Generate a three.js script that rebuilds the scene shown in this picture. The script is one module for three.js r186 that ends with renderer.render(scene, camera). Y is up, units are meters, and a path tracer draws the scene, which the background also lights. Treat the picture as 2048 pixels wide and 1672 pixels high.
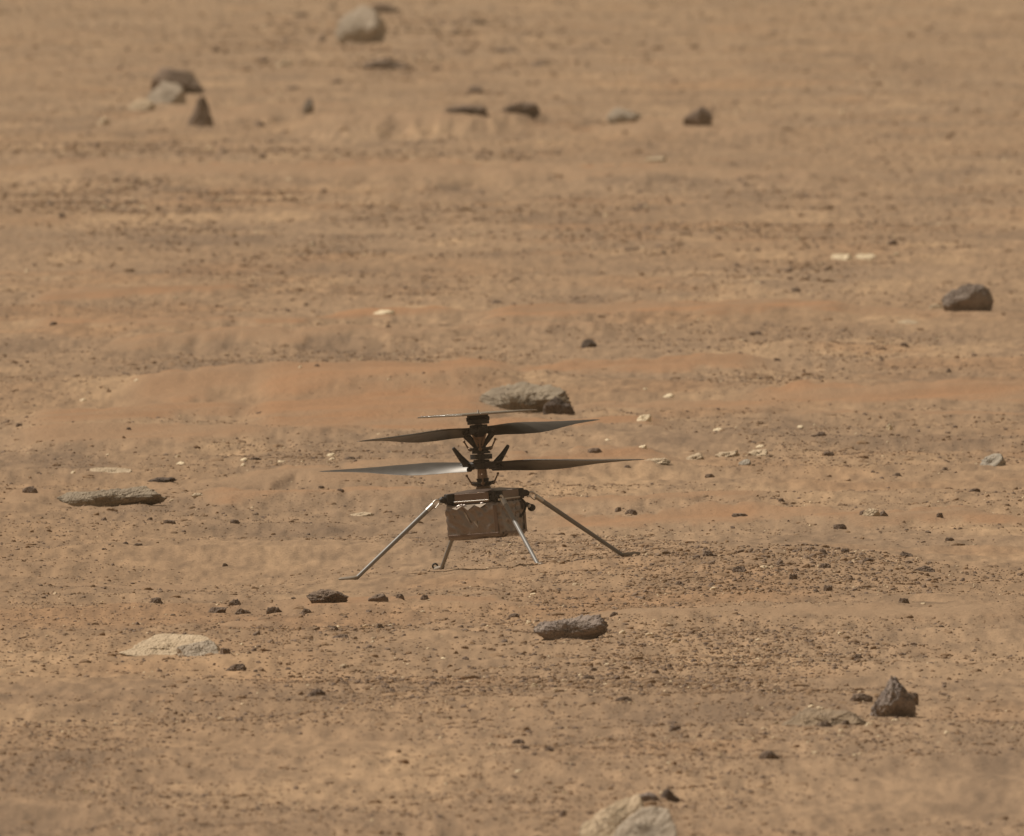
import * as THREE from 'three';
import { mergeGeometries, mergeVertices } from 'three/addons/utils/BufferGeometryUtils.js';
import { RoundedBoxGeometry } from 'three/addons/geometries/RoundedBoxGeometry.js';

// ---------------------------------------------------------------- camera, sky, sun
const scene = new THREE.Scene();
const renderer = new THREE.WebGLRenderer({ antialias: true });
renderer.toneMapping = THREE.LinearToneMapping;
renderer.toneMappingExposure = 1.0;
renderer.shadowMap.enabled = true;
renderer.setSize(1024, 836);

const D = 120, HC = 2.1, PPM = 650;             // camera distance and height above the aircraft's ground, pixels per metre there
const V0 = 1137, F = PPM * D, VH = V0 - HC * PPM;
const camera = new THREE.PerspectiveCamera(2 * Math.atan(836 / F) * 180 / Math.PI, 2048 / 1672, 1, 9000);
camera.position.set(0, HC, D);
camera.lookAt(0, (V0 - 836) / PPM, 0);
camera.focus = 119.5;
camera.userData.fStop = 42;
scene.add(camera);

const SUN = new THREE.Vector3(-0.56, 0.79, -0.17).normalize();
{
  const W = 256, Hh = 128, d = new Float32Array(W * Hh * 4);
  for (let j = 0; j < Hh; j++) for (let i = 0; i < W; i++) {
    const th = ((j + 0.5) / Hh - 0.5) * Math.PI, ph = ((i + 0.5) / W - 0.5) * 2 * Math.PI;
    const y = Math.sin(th), x = Math.cos(th) * Math.cos(ph), z = Math.cos(th) * Math.sin(ph);
    let c;
    if (y > 0) {
      const k = Math.pow(1 - y, 2.2), g = Math.max(0, x * SUN.x + y * SUN.y + z * SUN.z);
      const s = 0.2 * Math.pow(g, 6);
      c = [0.20 + 0.17 * k + s, 0.165 + 0.12 * k + s * 0.9, 0.125 + 0.065 * k + s * 0.85];
    } else c = [0.22, 0.14, 0.085];
    const o = (j * W + i) * 4; d[o] = c[0]; d[o + 1] = c[1]; d[o + 2] = c[2]; d[o + 3] = 1;
  }
  const t = new THREE.DataTexture(d, W, Hh, THREE.RGBAFormat, THREE.FloatType);
  t.mapping = THREE.EquirectangularReflectionMapping; t.magFilter = THREE.LinearFilter; t.minFilter = THREE.LinearFilter;
  t.wrapS = THREE.RepeatWrapping; t.needsUpdate = true;
  scene.background = t; scene.environment = t;
}
const sun = new THREE.DirectionalLight(new THREE.Color(1.0, 0.93, 0.82), 4.0);
scene.fog = new THREE.FogExp2(new THREE.Color(0.8, 0.62, 0.42), 0.0003);
sun.position.copy(SUN).multiplyScalar(60); sun.castShadow = true; sun.shadow.radius = 1.6;
Object.assign(sun.shadow.camera, { left: -30, right: 30, top: 40, bottom: -40, near: 1, far: 200 });
sun.shadow.mapSize.set(4096, 4096);
scene.add(sun, sun.target);

// ---------------------------------------------------------------- helpers
function rng(seed) { let s = seed >>> 0; return () => { s = (s + 0x6D2B79F5) >>> 0; let t = s; t = Math.imul(t ^ (t >>> 15), t | 1); t ^= t + Math.imul(t ^ (t >>> 7), t | 61); return ((t ^ (t >>> 14)) >>> 0) / 4294967296; }; }
const PERM = new Uint16Array(1024), GX = new Float32Array(512), GY = new Float32Array(512), GZ = new Float32Array(512);
{
  const r = rng(77), p = [...Array(512).keys()];
  for (let i = 511; i > 0; i--) { const j = Math.floor(r() * (i + 1)); [p[i], p[j]] = [p[j], p[i]]; }
  for (let i = 0; i < 1024; i++) PERM[i] = p[i & 511];
  for (let i = 0; i < 512; i++) { const a = r() * 6.2832, y = r() * 2 - 1, q = Math.sqrt(1 - y * y); GX[i] = q * Math.cos(a); GY[i] = y; GZ[i] = q * Math.sin(a); }
}
const fade = t => t * t * t * (t * (t * 6 - 15) + 10), lerp = (a, b, t) => a + (b - a) * t;
const clamp = (x, a = 0, b = 1) => x < a ? a : x > b ? b : x;
const sstep = (a, b, x) => { const t = clamp((x - a) / (b - a)); return t * t * (3 - 2 * t); };
function n2(x, y) {
  const xi = Math.floor(x), yi = Math.floor(y), fx = x - xi, fy = y - yi, u = fade(fx), v = fade(fy);
  const g = (i, j) => { const h = PERM[PERM[(xi + i) & 511] + ((yi + j) & 511)]; const a = h * 0.0122718463; return Math.cos(a) * (fx - i) + Math.sin(a) * (fy - j); };
  return 1.5 * lerp(lerp(g(0, 0), g(1, 0), u), lerp(g(0, 1), g(1, 1), u), v);
}
function n3(x, y, z) {
  const xi = Math.floor(x), yi = Math.floor(y), zi = Math.floor(z), fx = x - xi, fy = y - yi, fz = z - zi, u = fade(fx), v = fade(fy), w = fade(fz);
  const g = (i, j, k) => { const h = PERM[PERM[PERM[(xi + i) & 511] + ((yi + j) & 511)] + ((zi + k) & 511)]; return GX[h] * (fx - i) + GY[h] * (fy - j) + GZ[h] * (fz - k); };
  return 1.4 * lerp(lerp(lerp(g(0, 0, 0), g(1, 0, 0), u), lerp(g(0, 1, 0), g(1, 1, 0), u), v), lerp(lerp(g(0, 0, 1), g(1, 0, 1), u), lerp(g(0, 1, 1), g(1, 1, 1), u), v), w);
}
const hash = (i, j) => { let h = Math.imul(i | 0, 374761393) ^ Math.imul(j | 0, 668265263); h = Math.imul(h ^ (h >>> 13), 1274126177); return ((h ^ (h >>> 16)) >>> 0) / 4294967296; };
const used = {};
function numbered(n) { used[n] = (used[n] ?? -1) + 1; return used[n] ? `${n}_${String(used[n]).padStart(3, '0')}` : n; }
function tag(o, label, category, group) { o.userData.label = label; o.userData.category = category; if (group) o.userData.group = group; return o; }
function mesh(name, geo, m, parent) { const o = new THREE.Mesh(geo, m); o.name = numbered(name); o.castShadow = o.receiveShadow = true; (parent ?? scene).add(o); return o; }
function noiseTex(n, fn, repeat) {
  const d = new Uint8Array(n * n * 4);
  for (let j = 0; j < n; j++) for (let i = 0; i < n; i++) { const c = fn(i, j), o = (j * n + i) * 4; d[o] = d[o + 1] = d[o + 2] = clamp(c) * 255; d[o + 3] = 255; }
  const t = new THREE.DataTexture(d, n, n); t.wrapS = t.wrapT = THREE.RepeatWrapping; t.magFilter = THREE.LinearFilter; t.needsUpdate = true;
  if (repeat) t.repeat.set(repeat, repeat);
  return t;
}
const tileNoise = (n, cells) => { // periodic value noise
  const g = (i, j) => hash(((i % cells) + cells) % cells + cells * 131, ((j % cells) + cells) % cells);
  return (i, j) => { const x = i / n * cells, y = j / n * cells, xi = Math.floor(x), yi = Math.floor(y), u = fade(x - xi), v = fade(y - yi); return lerp(lerp(g(xi, yi), g(xi + 1, yi), u), lerp(g(xi, yi + 1), g(xi + 1, yi + 1), u), v); };
};

// ---------------------------------------------------------------- the lie of the land
// a bearing-and-distance survey: U runs across the view, V counts down from the horizon; both are fixed to the flat ground plane
const toU = (x, d) => 1024 + x * F / d, toV = d => VH + HC * F / d;
const toD = v => HC * F / (v - VH);
const HX = -0.068;                                // the aircraft stands at (HX, 0)
const TILT = 0.0802;
// sand drifts: [u0, v0, u1, v1, half width, lift m, orange 0..1, softness]
const SAND = [
  [60, 352, 1000, 350, 17, 0.05, 0.25], [900, 352, 1750, 360, 15, 0.05, 0.2], [300, 336, 1700, 347, 4, 0.03, 0.9],
  [300, 245, 760, 225, 11, 0.03, 0.25], [600, 262, 1180, 250, 10, 0.06, 0.25], [1200, 262, 1600, 275, 9, 0.03, 0.2],
  [60, 604, 300, 600, 10, 0.02, 0.7], [240, 600, 500, 586, 11, 0.02, 0.9],
  [60, 668, 400, 660, 12, 0.02, 0.6], [350, 662, 950, 638, 10, 0.025, 0.9],
  [950, 655, 1400, 632, 15, 0.03, 1.0], [1300, 634, 1720, 628, 18, 0.025, 1.0], [1680, 632, 2040, 640, 8, 0.01, 0.4],
  [200, 700, 850, 678, 8, 0.02, 0.6], [800, 676, 1240, 672, 6, 0.02, 0.5],
  [480, 775, 1050, 745, 24, 0.03, 1.0], [1000, 745, 1540, 728, 15, 0.025, 0.95],
  [40, 870, 520, 815, 26, 0.02, 0.55], [480, 835, 1000, 815, 40, 0.03, 1.0], [250, 790, 620, 765, 14, 0.02, 0.7],
  [30, 905, 560, 885, 18, 0.02, 0.5], [500, 880, 950, 868, 17, 0.02, 0.8], [940, 862, 1330, 858, 13, 0.02, 0.9],
  [1120, 818, 1600, 812, 12, 0.02, 0.55], [1480, 796, 2100, 782, 17, 0.02, 0.85], [1560, 830, 2100, 826, 8, 0.015, 0.4],
  [330, 980, 960, 950, 11, 0.015, 0.4], [380, 1016, 900, 1004, 12, 0.02, 0.5], [1000, 940, 1360, 938, 10, 0.015, 0.9],
  [1060, 1018, 1560, 1008, 9, 0.01, 0.6], [1080, 1048, 1560, 1034, 12, 0.015, 0.75], [1480, 1036, 2100, 1044, 11, 0.015, 0.6],
  [20, 1008, 120, 1004, 10, 0.01, 0.4], [120, 1150, 420, 1140, 10, 0.006, 0.35],
  [560, 1206, 1080, 1210, 9, 0.01, 0.5], [1120, 1250, 2100, 1232, 13, 0.015, 0.15], [280, 1262, 560, 1246, 8, 0.01, 0.3],
];
const seg = SAND.map(([a, b, c, d, w, lift, o]) => ({ a, b, w, lift, o, dx: c - a, m: (d - b) / (c - a), inv: 1 / (c - a) }));
function sandAt(u, v) {
  let m = 0, lift = 0, o = 0;
  const wob = n2(u * 0.006, v * 0.03) * 9 + n2(u * 0.02 + 9, v * 0.06) * 5 + n2(u * 0.06 + 9, v * 0.2) * 2;
  for (const s of seg) {
    const dv = v - s.b - s.m * (u - s.a);
    if (dv > s.w * 2.2 + 14 || dv < -s.w * 2.2 - 14) continue;
    const t = (u - s.a) * s.inv; if (t < -0.12 || t > 1.12) continue;
    const taper = sstep(-0.12, 0.16, t) * sstep(1.12, 0.84, t), w = s.w * (0.45 + 0.55 * taper);
    const k = taper * sstep(w * 1.25, w * 0.7, Math.abs(dv + wob));
    if (k > m) m = k;
    const k2 = taper * sstep(w * 2, 0, Math.abs(dv + wob - 0.3 * w)) * s.lift; if (k2 > lift) lift = k2;
    o = Math.max(o, k * s.o);
  }
  return [m, lift, o];
}
function ripplePhase(x, z) {
  const s = x + 0.244 * z, q = s / 0.95 + 0.7 * n2(x * 0.5, z * 0.12) + 0.4 * n2(x * 0.21 + 7, z * 0.05);
  return q - Math.floor(q);
}
function ripple(x, z) {
  const f = ripplePhase(x, z);
  return sstep(0, 0.62, f) * sstep(1, 0.66, f) * (0.55 + 0.6 * n2(x * 0.35 + 30, z * 0.09));
}
function height(x, z) {
  const d = D - z, far = d > 4 ? d : 4;
  const r = Math.hypot((x - HX) / 1.15, z / 3.4), near = 1 / (1 + Math.pow(r, 6));
  const calm = 1 - Math.exp(-(((x - HX) / 2.2) ** 2) - ((z - 1) / 9) ** 2);
  let h = 0.085 * n2(x / 48 + 3.1, z / 52 + 1.7) + 0.05 * n2(x / 21 + 13, z / 24 + 5) + 0.04 * n2(x / 9.3 + 40, z / 10 + 22);
  h += 0.02 * (0.5 + d / 260) * (0.5 - Math.abs(n2(x / 5 + 11, z / 4.2 + 2)));
  h *= calm;
  h += (0.3 + 0.7 * calm) * (0.026 * n2(x / 4.1 + 5, z / 4.6 + 8) + 0.015 * n2(x / 1.9 + 60, z / 2.3 + 18));
  h += 0.012 * n2(x / 0.83 + 6, z / 1.1) + 0.0065 * n2(x / 0.3, z / 0.6 + 4);
  let m = 0, lift = 0;
  if (d > 70 && d < 900 && Math.abs(x) < d * 0.02) { [m, lift] = sandAt(toU(x, d), toV(d)); }
  h += lift * 1.5 * (0.5 + Math.min(d, 330) / 300);
  h += ripple(x, z) * (0.005 + 0.014 * m) * calm;
  const fine = (1 - m) * (0.0045 * n2(x / 0.11, z / 0.55) + 0.0032 * n2(x / 0.045 + 4, z / 0.42) + 0.0018 * n2(x / 0.018 + 4, z / 0.33));
  h += fine * (0.7 + d / 260);
  const swell = 0.018 * Math.exp(-(((x - 0.16) / 0.56) ** 2) - ((z - 0.98) / 0.3) ** 2);
  return swell + lerp(h, TILT * (x - HX) + fine + 0.003 * n2(x / 0.3, z / 0.6 + 4) + 0.0045 * n2(x / 0.07, z / 0.3 + 14), near);
}
// where the line of sight of a survey point meets the ground
function at(u, v) {
  const X = (u - 1024) / PPM, Y = (V0 - v) / PPM;
  const pt = d => { const t = d / D; return [X * t, HC + (Y - HC) * t, D - d]; };
  let lo = 60, hi = 60;
  for (let d = 60; d < 3000; d *= 1.0015) { const p = pt(d); if (p[1] < height(p[0], p[2])) { hi = d; break; } lo = d; }
  for (let k = 0; k < 14; k++) { const m = (lo + hi) / 2, p = pt(m); if (p[1] < height(p[0], p[2])) hi = m; else lo = m; }
  const p = pt(hi); return { x: p[0], y: height(p[0], p[2]), z: p[2], d: hi, s: hi / F };   // s: metres per survey unit
}

// ---------------------------------------------------------------- ground
const GROUND = { tan: [0.289, 0.181, 0.101], dust: [0.304, 0.199, 0.118], grey: [0.23, 0.151, 0.092], sand: [0.35, 0.183, 0.088], brown: [0.235, 0.142, 0.078] };
const mix3 = (a, b, t) => [a[0] + (b[0] - a[0]) * t, a[1] + (b[1] - a[1]) * t, a[2] + (b[2] - a[2]) * t];
function groundColour(x, z) {
  const d = D - z;
  let c = mix3(GROUND.tan, GROUND.dust, clamp(0.5 + 0.9 * n2(x / 2.7, z / 17 + 3)));
  c = mix3(c, GROUND.grey, clamp(0.22 + 0.8 * n2(x / 1.1 + 9, z / 8)) * 0.7);
  if (d > 70 && d < 900 && Math.abs(x) < d * 0.03) {
    const [m, , o] = sandAt(toU(x, d), toV(d));
    const streak = clamp(0.45 + 0.8 * n2((x + 0.244 * z) / 0.5, z / 30) + 0.5 * n2(x / 0.2, z / 4)), crest = ripplePhase(x, z);
    c = mix3(c, mix3(GROUND.dust, mix3(GROUND.sand, GROUND.brown, streak * 0.55), clamp(o * (0.95 + 0.55 * n2((x + 0.244 * z) / 0.6 + 20, z / 22) + 0.4 * n2((x + 0.244 * z) / 0.22, z / 18 + 3) - 0.4 * sstep(0.5, 0.68, crest) * sstep(0.86, 0.7, crest)))), m * 0.95);
    const g = (1 - m) * (0.5 * n2(x / 0.06, z / 0.9) + 0.5 * n2(x / 0.021 + 5, z / 0.5)) + 0.12 * n2(x / 0.02, z / 0.4);
    const st = n2(x / 0.7 + 15, z / 6) + 0.6 * n2(x / 0.3, z / 3 + 8) + 0.8 * n2(x / 2.6 + 3, z / 13 + 8), sr = n2(x / 1.3 + 45, z / 5 + 2) + 0.6 * n2(x / 0.45 + 70, z / 2.4 + 8) + 0.7 * n2(x / 4 + 31, z / 16 + 18);
    c = mix3(c, [0.385, 0.25, 0.142], (1 - m) * clamp(st * 1.5 - 0.42) * 0.75); c = mix3(c, [0.185, 0.12, 0.073], (1 - m) * clamp(-st * 1.4 - 0.4) * 0.7);
    c = mix3(c, [0.30, 0.163, 0.078], (1 - m) * clamp(sr * 1.6 - 0.45) * 0.45);
    const k = 1 + 0.5 * g; c = [c[0] * k, c[1] * k, c[2] * k];
  }
  return c;
}
{
  const A = [], R = [];
  for (const s of [-4, -1.5, -0.6, -0.25, -0.1, -0.05, -0.03]) A.push(s);
  const NU = 520; for (let i = 0; i <= NU; i++) A.push(-0.0205 + 0.041 * i / NU);
  for (const s of [0.03, 0.05, 0.1, 0.25, 0.6, 1.5, 4]) A.push(s);
  for (const d of [-3000, -900, -300, -100, -30, -5, 10, 25, 40, 55, 66, 74]) R.push(d);
  for (let v = 1860; v > -150; v -= v > 1300 ? 2.2 : 1.5) R.push(toD(v));
  for (const d of [2400, 2900, 3600]) R.push(d);
  const nu = A.length, nr = R.length, pos = new Float32Array(nu * nr * 3), col = new Float32Array(nu * nr * 3), uv = new Float32Array(nu * nr * 2);
  for (let j = 0; j < nr; j++) for (let i = 0; i < nu; i++) {
    const k = j * nu + i, d = R[j], x = A[i] * Math.max(Math.abs(d), 60), z = D - d, c = groundColour(x, z);
    const outer = Math.abs(d) > 2100 || d < 60 || Math.abs(A[i]) > 0.2;
    pos.set([x, outer ? -0.05 : height(x, z), z], k * 3); col.set(c, k * 3); uv.set([x / 0.8, z / 0.8], k * 2);
  }
  const idx = new Uint32Array((nu - 1) * (nr - 1) * 6); let q = 0;
  for (let j = 0; j < nr - 1; j++) for (let i = 0; i < nu - 1; i++) { const a = j * nu + i, b = a + 1, c = a + nu, e = c + 1; idx[q++] = a; idx[q++] = b; idx[q++] = e; idx[q++] = a; idx[q++] = e; idx[q++] = c; }
  const g = new THREE.BufferGeometry();
  g.setAttribute('position', new THREE.BufferAttribute(pos, 3)); g.setAttribute('color', new THREE.BufferAttribute(col, 3)); g.setAttribute('uv', new THREE.BufferAttribute(uv, 2));
  g.setIndex(new THREE.BufferAttribute(idx, 1)); g.computeVertexNormals();
  const f1 = tileNoise(512, 16), f2 = tileNoise(512, 61), f3 = tileNoise(512, 170);
  const bump = noiseTex(512, (i, j) => 0.4 * f1(i, j) + 0.35 * f2(i, j) + 0.25 * f3(i, j));
  const m = new THREE.MeshStandardMaterial({ vertexColors: true, roughness: 1, metalness: 0, bumpMap: bump, bumpScale: 0.012 });
  const o = mesh('ground', g, m); o.userData.kind = 'structure'; o.userData.label = 'dusty tan plain with orange sand drifts and pebbly bands';
}

// ---------------------------------------------------------------- rocks
const rockBump = (() => { const a = tileNoise(256, 12), b = tileNoise(256, 40), c = tileNoise(256, 100); return noiseTex(256, (i, j) => 0.45 * a(i, j) + 0.35 * b(i, j) + 0.2 * c(i, j)); })();
const ROCK = new THREE.MeshStandardMaterial({ vertexColors: true, roughness: 0.95, bumpMap: rockBump, bumpScale: 0.008 });
const TONE = {
  dark: [[0.15, 0.105, 0.078], [0.225, 0.158, 0.112]], black: [[0.085, 0.06, 0.047], [0.125, 0.09, 0.068]],
  tan: [[0.25, 0.185, 0.125], [0.31, 0.225, 0.145]], grey: [[0.20, 0.165, 0.135], [0.27, 0.22, 0.17]],
  lilac: [[0.24, 0.19, 0.165], [0.29, 0.23, 0.19]], pale: [[0.45, 0.345, 0.23], [0.53, 0.41, 0.28]],
  brown: [[0.18, 0.135, 0.105], [0.25, 0.2, 0.165]], buff: [[0.25, 0.2, 0.145], [0.33, 0.265, 0.19]], ash: [[0.34, 0.28, 0.215], [0.42, 0.345, 0.265]], cream: [[0.72, 0.58, 0.39], [0.84, 0.70, 0.49]], blue: [[0.33, 0.295, 0.245], [0.40, 0.345, 0.275]],
};
function rockGeo(seed, w, h, dp, o = {}) {
  const r = rng(seed * 7919 + 13), det = o.det ?? 9;
  let g = new THREE.IcosahedronGeometry(1, det); g.deleteAttribute('uv'); g.deleteAttribute('normal'); g = mergeVertices(g, 1e-4);
  const P = g.attributes.position, n = P.count, col = new Float32Array(n * 3), uv = new Float32Array(n * 2);
  const planes = [];
  for (let k = 0; k < (o.facets ?? 9); k++) { const a = r() * 6.283, y = r() * 1.7 - 0.7, q = Math.sqrt(Math.max(0, 1 - y * y)); planes.push([q * Math.cos(a), y, q * Math.sin(a), 0.66 + 0.3 * r()]); }
  if (o.slope) { const [x, y, z, off] = o.slope, l = Math.hypot(x, y, z); planes.push([x / l, y / l, z / l, off]); }
  if (o.flat) planes.push([0.03, 1, 0.05, o.flat]);
  const sx = r() * 50, sy = r() * 50, ro = o.rough ?? 0.1, [c0, c1] = TONE[o.tone ?? 'dark'];
  for (let i = 0; i < n; i++) {
    const x = P.getX(i), y = P.getY(i), z = P.getZ(i);
    let R = 1.05;
    for (const p of planes) { const c = p[0] * x + p[1] * y + p[2] * z; if (c > 0.05) { const t = p[3] / c; if (t < R) R = lerp(t, R, clamp((R - t) * -8 + 0.12)); } }
    R += ro * (n3(x * 1.7 + sx, y * 1.7 + sy, z * 1.7) + 0.55 * n3(x * 4 + sy, y * 4, z * 4 + sx)) + ro * 0.5 * n3(x * 9 + sx, y * 11 + sx, z * 9) + ro * 0.25 * n3(x * 19, y * 21 + sx, z * 19 + sy);
    let X = x * R, Y = y * R, Z = z * R;
    if (o.layers) { const st = Math.sin(Y * o.layers + 2 * n3(X * 1.5 + sx, Y, Z)); X *= 1 + 0.035 * st; Z *= 1 + 0.05 * st; }
    const t = clamp((Y + 0.15) / 1.1);                             // 0 at ground, 1 at top
    if (o.under) { const k = 1 - o.under * sstep(o.lip ?? 0.5, 0.08, t); Z *= Z > 0 ? k : 1; X *= 1 - o.under * 0.45 * sstep(0.5, 0, t); }
    if (o.peak) { const k = 1 - o.peak * t; X *= k; Z *= k; }
    if (o.lean) X += o.lean * (Y + 0.2);
    P.setXYZ(i, X * w / 2, (Y + 0.15) * h / 1.12, Z * dp / 2);
    const b = clamp(0.5 + 1.1 * n3(X * 2.3 + sx + 5, Y * 2.3, Z * 2.3 + sy) + 0.5 * n3(X * 8, Y * 8 + sx, Z * 8));
    col.set(mix3(c0, c1, b), i * 3);
  }
  let x0 = 1e9, x1 = -1e9, y1 = -1e9;
  for (let i = 0; i < n; i++) if (P.getY(i) > 0) { x0 = Math.min(x0, P.getX(i)); x1 = Math.max(x1, P.getX(i)); y1 = Math.max(y1, P.getY(i)); }
  const kx = w / (x1 - x0), ky = h / y1, kz = Math.min(kx, 1.3);
  for (let i = 0; i < n; i++) P.setXYZ(i, (P.getX(i) - (x0 + x1) / 2) * kx, P.getY(i) * ky, P.getZ(i) * kz);
  g.setAttribute('color', new THREE.BufferAttribute(col, 3)); g.setAttribute('uv', new THREE.BufferAttribute(uv, 2));
  g.computeVertexNormals();
  const N = g.attributes.normal;
  for (let i = 0; i < n; i++) { const x = P.getX(i), y = P.getY(i), z = P.getZ(i); uv.set(Math.abs(N.getY(i)) > 0.5 ? [x / 0.2, z / 0.2] : [(x + 0.6 * z) / 0.2, y / 0.2], i * 2); }
  return g;
}
let rockSeed = 1;
function rock(name, label, category, u, v, w, h, o = {}) {
  const p = at(u, v), W = w * p.s, Hh = h * p.s, dp = W * (o.deep ?? 0.75);
  const sd = o.seed ?? rockSeed++, q = hash(sd, 5), small = name === 'stone';
  const m = mesh(name, rockGeo(sd, W, Hh * (small ? 0.95 : 1), dp, { det: w > 60 ? 26 : w > 30 ? 18 : 13, ...(small ? { rough: 0.13 + 0.14 * q, lean: 0.5 * hash(sd, 6) - 0.25, flat: 0.66 + 0.3 * hash(sd, 7), peak: 0.35 * hash(sd, 8), layers: q > 0.7 ? 9 : 0 } : {}), ...o }), ROCK);
  const z = p.z - dp * 0.45;
  m.position.set(p.x * (D - z) / (D - p.z), p.y - (o.sink ?? 0.1) * Hh, z);
  if (o.turn) m.rotation.y = o.turn;
  if (o.roll) m.rotation.z = o.roll;
  return tag(m, label, category, o.group);
}
// the far field, top of the picture
rock('boulder', 'pale grey boulder with a shaded foot, highest large boulder in view', 'boulder', 722, 85, 104, 84, { tone: 'ash', slope: [-0.4, 0.66, 0.55, 0.38], under: 0.85, lip: 0.5, seed: 11, rough: 0.07, peak: 0.12, deep: 0.9 });
rock('rock', 'low dark rock just behind the pale grey boulder at the top', 'rock', 768, 26, 62, 22, { tone: 'dark', under: 0.3 });
rock('boulder', 'dark arched slab overhanging the round pale boulder, upper left', 'boulder', 352, 187, 108, 54, { tone: 'dark', under: 0.35, lean: -0.1, seed: 21, rough: 0.06, roll: -0.16 });
rock('boulder', 'rounded pale boulder in front of the dark arched slab', 'boulder', 332, 207, 80, 50, { tone: 'ash', slope: [-0.4, 0.66, 0.5, 0.34], rough: 0.06, seed: 22 });
rock('boulder', 'dark cone-shaped boulder beside the arched slab, upper left', 'boulder', 400, 253, 58, 72, { tone: 'dark', peak: 0.52, facets: 6, rough: 0.16, seed: 35, lean: 0.06 });
rock('rock', 'pale flat rock left of the dark cone-shaped boulder', 'rock', 283, 220, 56, 24, { tone: 'pale', slope: [-0.3, 0.7, 0.6, 0.5] });
rock('rock', 'small pale rock at the far left edge below the arched slab', 'rock', 208, 248, 24, 14, { tone: 'pale' });
rock('rock', 'small dark-sided upright rock with grey top on smooth sand', 'rock', 617, 226, 22, 34, { tone: 'grey', slope: [-0.3, 0.7, 0.5, 0.5], under: 0.5, seed: 41 });
rock('outcrop', 'low dark broken outcrop below the pale grey boulder', 'outcrop', 768, 138, 92, 24, { tone: 'dark', rough: 0.2, layers: 9, seed: 51 });
rock('rock', 'dark end lump right of the low broken outcrop', 'rock', 812, 139, 32, 14, { tone: 'dark', rough: 0.18 });
rock('rock', 'dark rock under a pale dust patch, upper centre', 'rock', 950, 186, 34, 18, { tone: 'dark', under: 0.3 });
rock('outcrop', 'ragged thin dark outcrop left of the darker ledge', 'outcrop', 930, 226, 92, 18, { tone: 'dark', rough: 0.24, layers: 12, seed: 61 });
rock('outcrop', 'darker ragged ledge right of the thin outcrop', 'outcrop', 1040, 228, 84, 26, { tone: 'dark', rough: 0.22, seed: 62, under: 0.2 });
rock('boulder', 'low boulder with dark foot near the upper right edge', 'boulder', 1248, 246, 70, 34, { tone: 'ash', slope: [-0.2, 0.7, 0.5, 0.36], under: 0.6, seed: 71 });
rock('boulder', 'dark domed boulder at the upper right edge', 'boulder', 1396, 250, 60, 42, { tone: 'dark', slope: [-0.5, 0.8, 0.1, 0.7], under: 0.2, seed: 72 });
rock('rock', 'thin pale flat rock under the domed boulder, upper right', 'rock', 1312, 323, 44, 11, { tone: 'pale', under: 0.5, slope: [-0.2, 0.9, 0.4, 0.55] });
rock('rock', 'dark pebble beside the crest of the smooth pale band', 'rock', 525, 316, 18, 9, { tone: 'dark' });
rock('rock', 'dark rock on a pale ridge, upper left of centre', 'rock', 526, 124, 26, 13, { tone: 'dark' });
rock('rock', 'pale rock right of the dark one on the ridge', 'rock', 568, 133, 34, 13, { tone: 'pale' });
for (const [u, v, w, h, l] of [[912, 66, 26, 9, 'thin dark stone right of the pale grey boulder'], [960, 48, 34, 12, 'dark low stone at the upper edge, right of centre'], [1012, 104, 58, 9, 'long thin dark rock below the upper right edge'], [430, 102, 24, 10, 'small brown rock near the upper left edge'], [665, 18, 22, 9, 'small dark stone left of the highest boulder'], [604, 32, 26, 8, 'thin brown stone at the top edge'], [518, 250, 28, 9, 'dark sloping stone below the small upright rock'], [586, 178, 30, 8, 'brown stone above the small upright rock'], [672, 165, 26, 7, 'brown stone left below the broken outcrop'], [1080, 132, 44, 9, 'faint dark low rock far right of the broken outcrop']])
  rock('stone', l, 'stone', u, v, w, h, { tone: 'dark' });
// the middle ground
rock('flat_rock', 'long cream bedrock slab lying flat, right of centre', 'flat rock', 1684, 519, 46, 12, { tone: 'cream', flat: 0.5, slope: [0, 0.8, 0.6, 0.5], rough: 0.05 });
rock('flat_rock', 'right-hand neighbour of the long cream bedrock slab', 'flat rock', 1730, 518, 44, 11, { tone: 'cream', flat: 0.5, slope: [0, 0.8, 0.6, 0.5], rough: 0.05 });
rock('boulder', 'large dark boulder split by a pale ledge at right edge', 'boulder', 1935, 622, 106, 62, { tone: 'brown', slope: [-0.4, 0.7, 0.3, 0.7], under: 0.25, seed: 81, layers: 6, deep: 0.6 });
rock('rock', 'pale ledge resting against the split dark boulder', 'rock', 1958, 612, 56, 16, { tone: 'pale', roll: -0.2, rough: 0.06, slope: [0, 0.8, 0.6, 0.5] });
rock('flat_rock', 'cream sloping slab left below the split dark boulder', 'flat rock', 1815, 648, 46, 9, { tone: 'pale', slope: [0, 0.8, 0.6, 0.5] });
rock('rock', 'small pale stone touching the foot of the split boulder', 'rock', 1872, 617, 28, 10, { tone: 'pale' });
rock('rock', 'round black stone alone on the plain, above the porous rock', 'rock', 1178, 694, 32, 18, { tone: 'black', seed: 91, rough: 0.08 });
rock('flat_rock', 'long cream stone lying flat, left of centre', 'flat rock', 768, 628, 44, 9, { tone: 'cream', slope: [-0.35, 0.8, 0.4, 0.38], rough: 0.07 });
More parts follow.
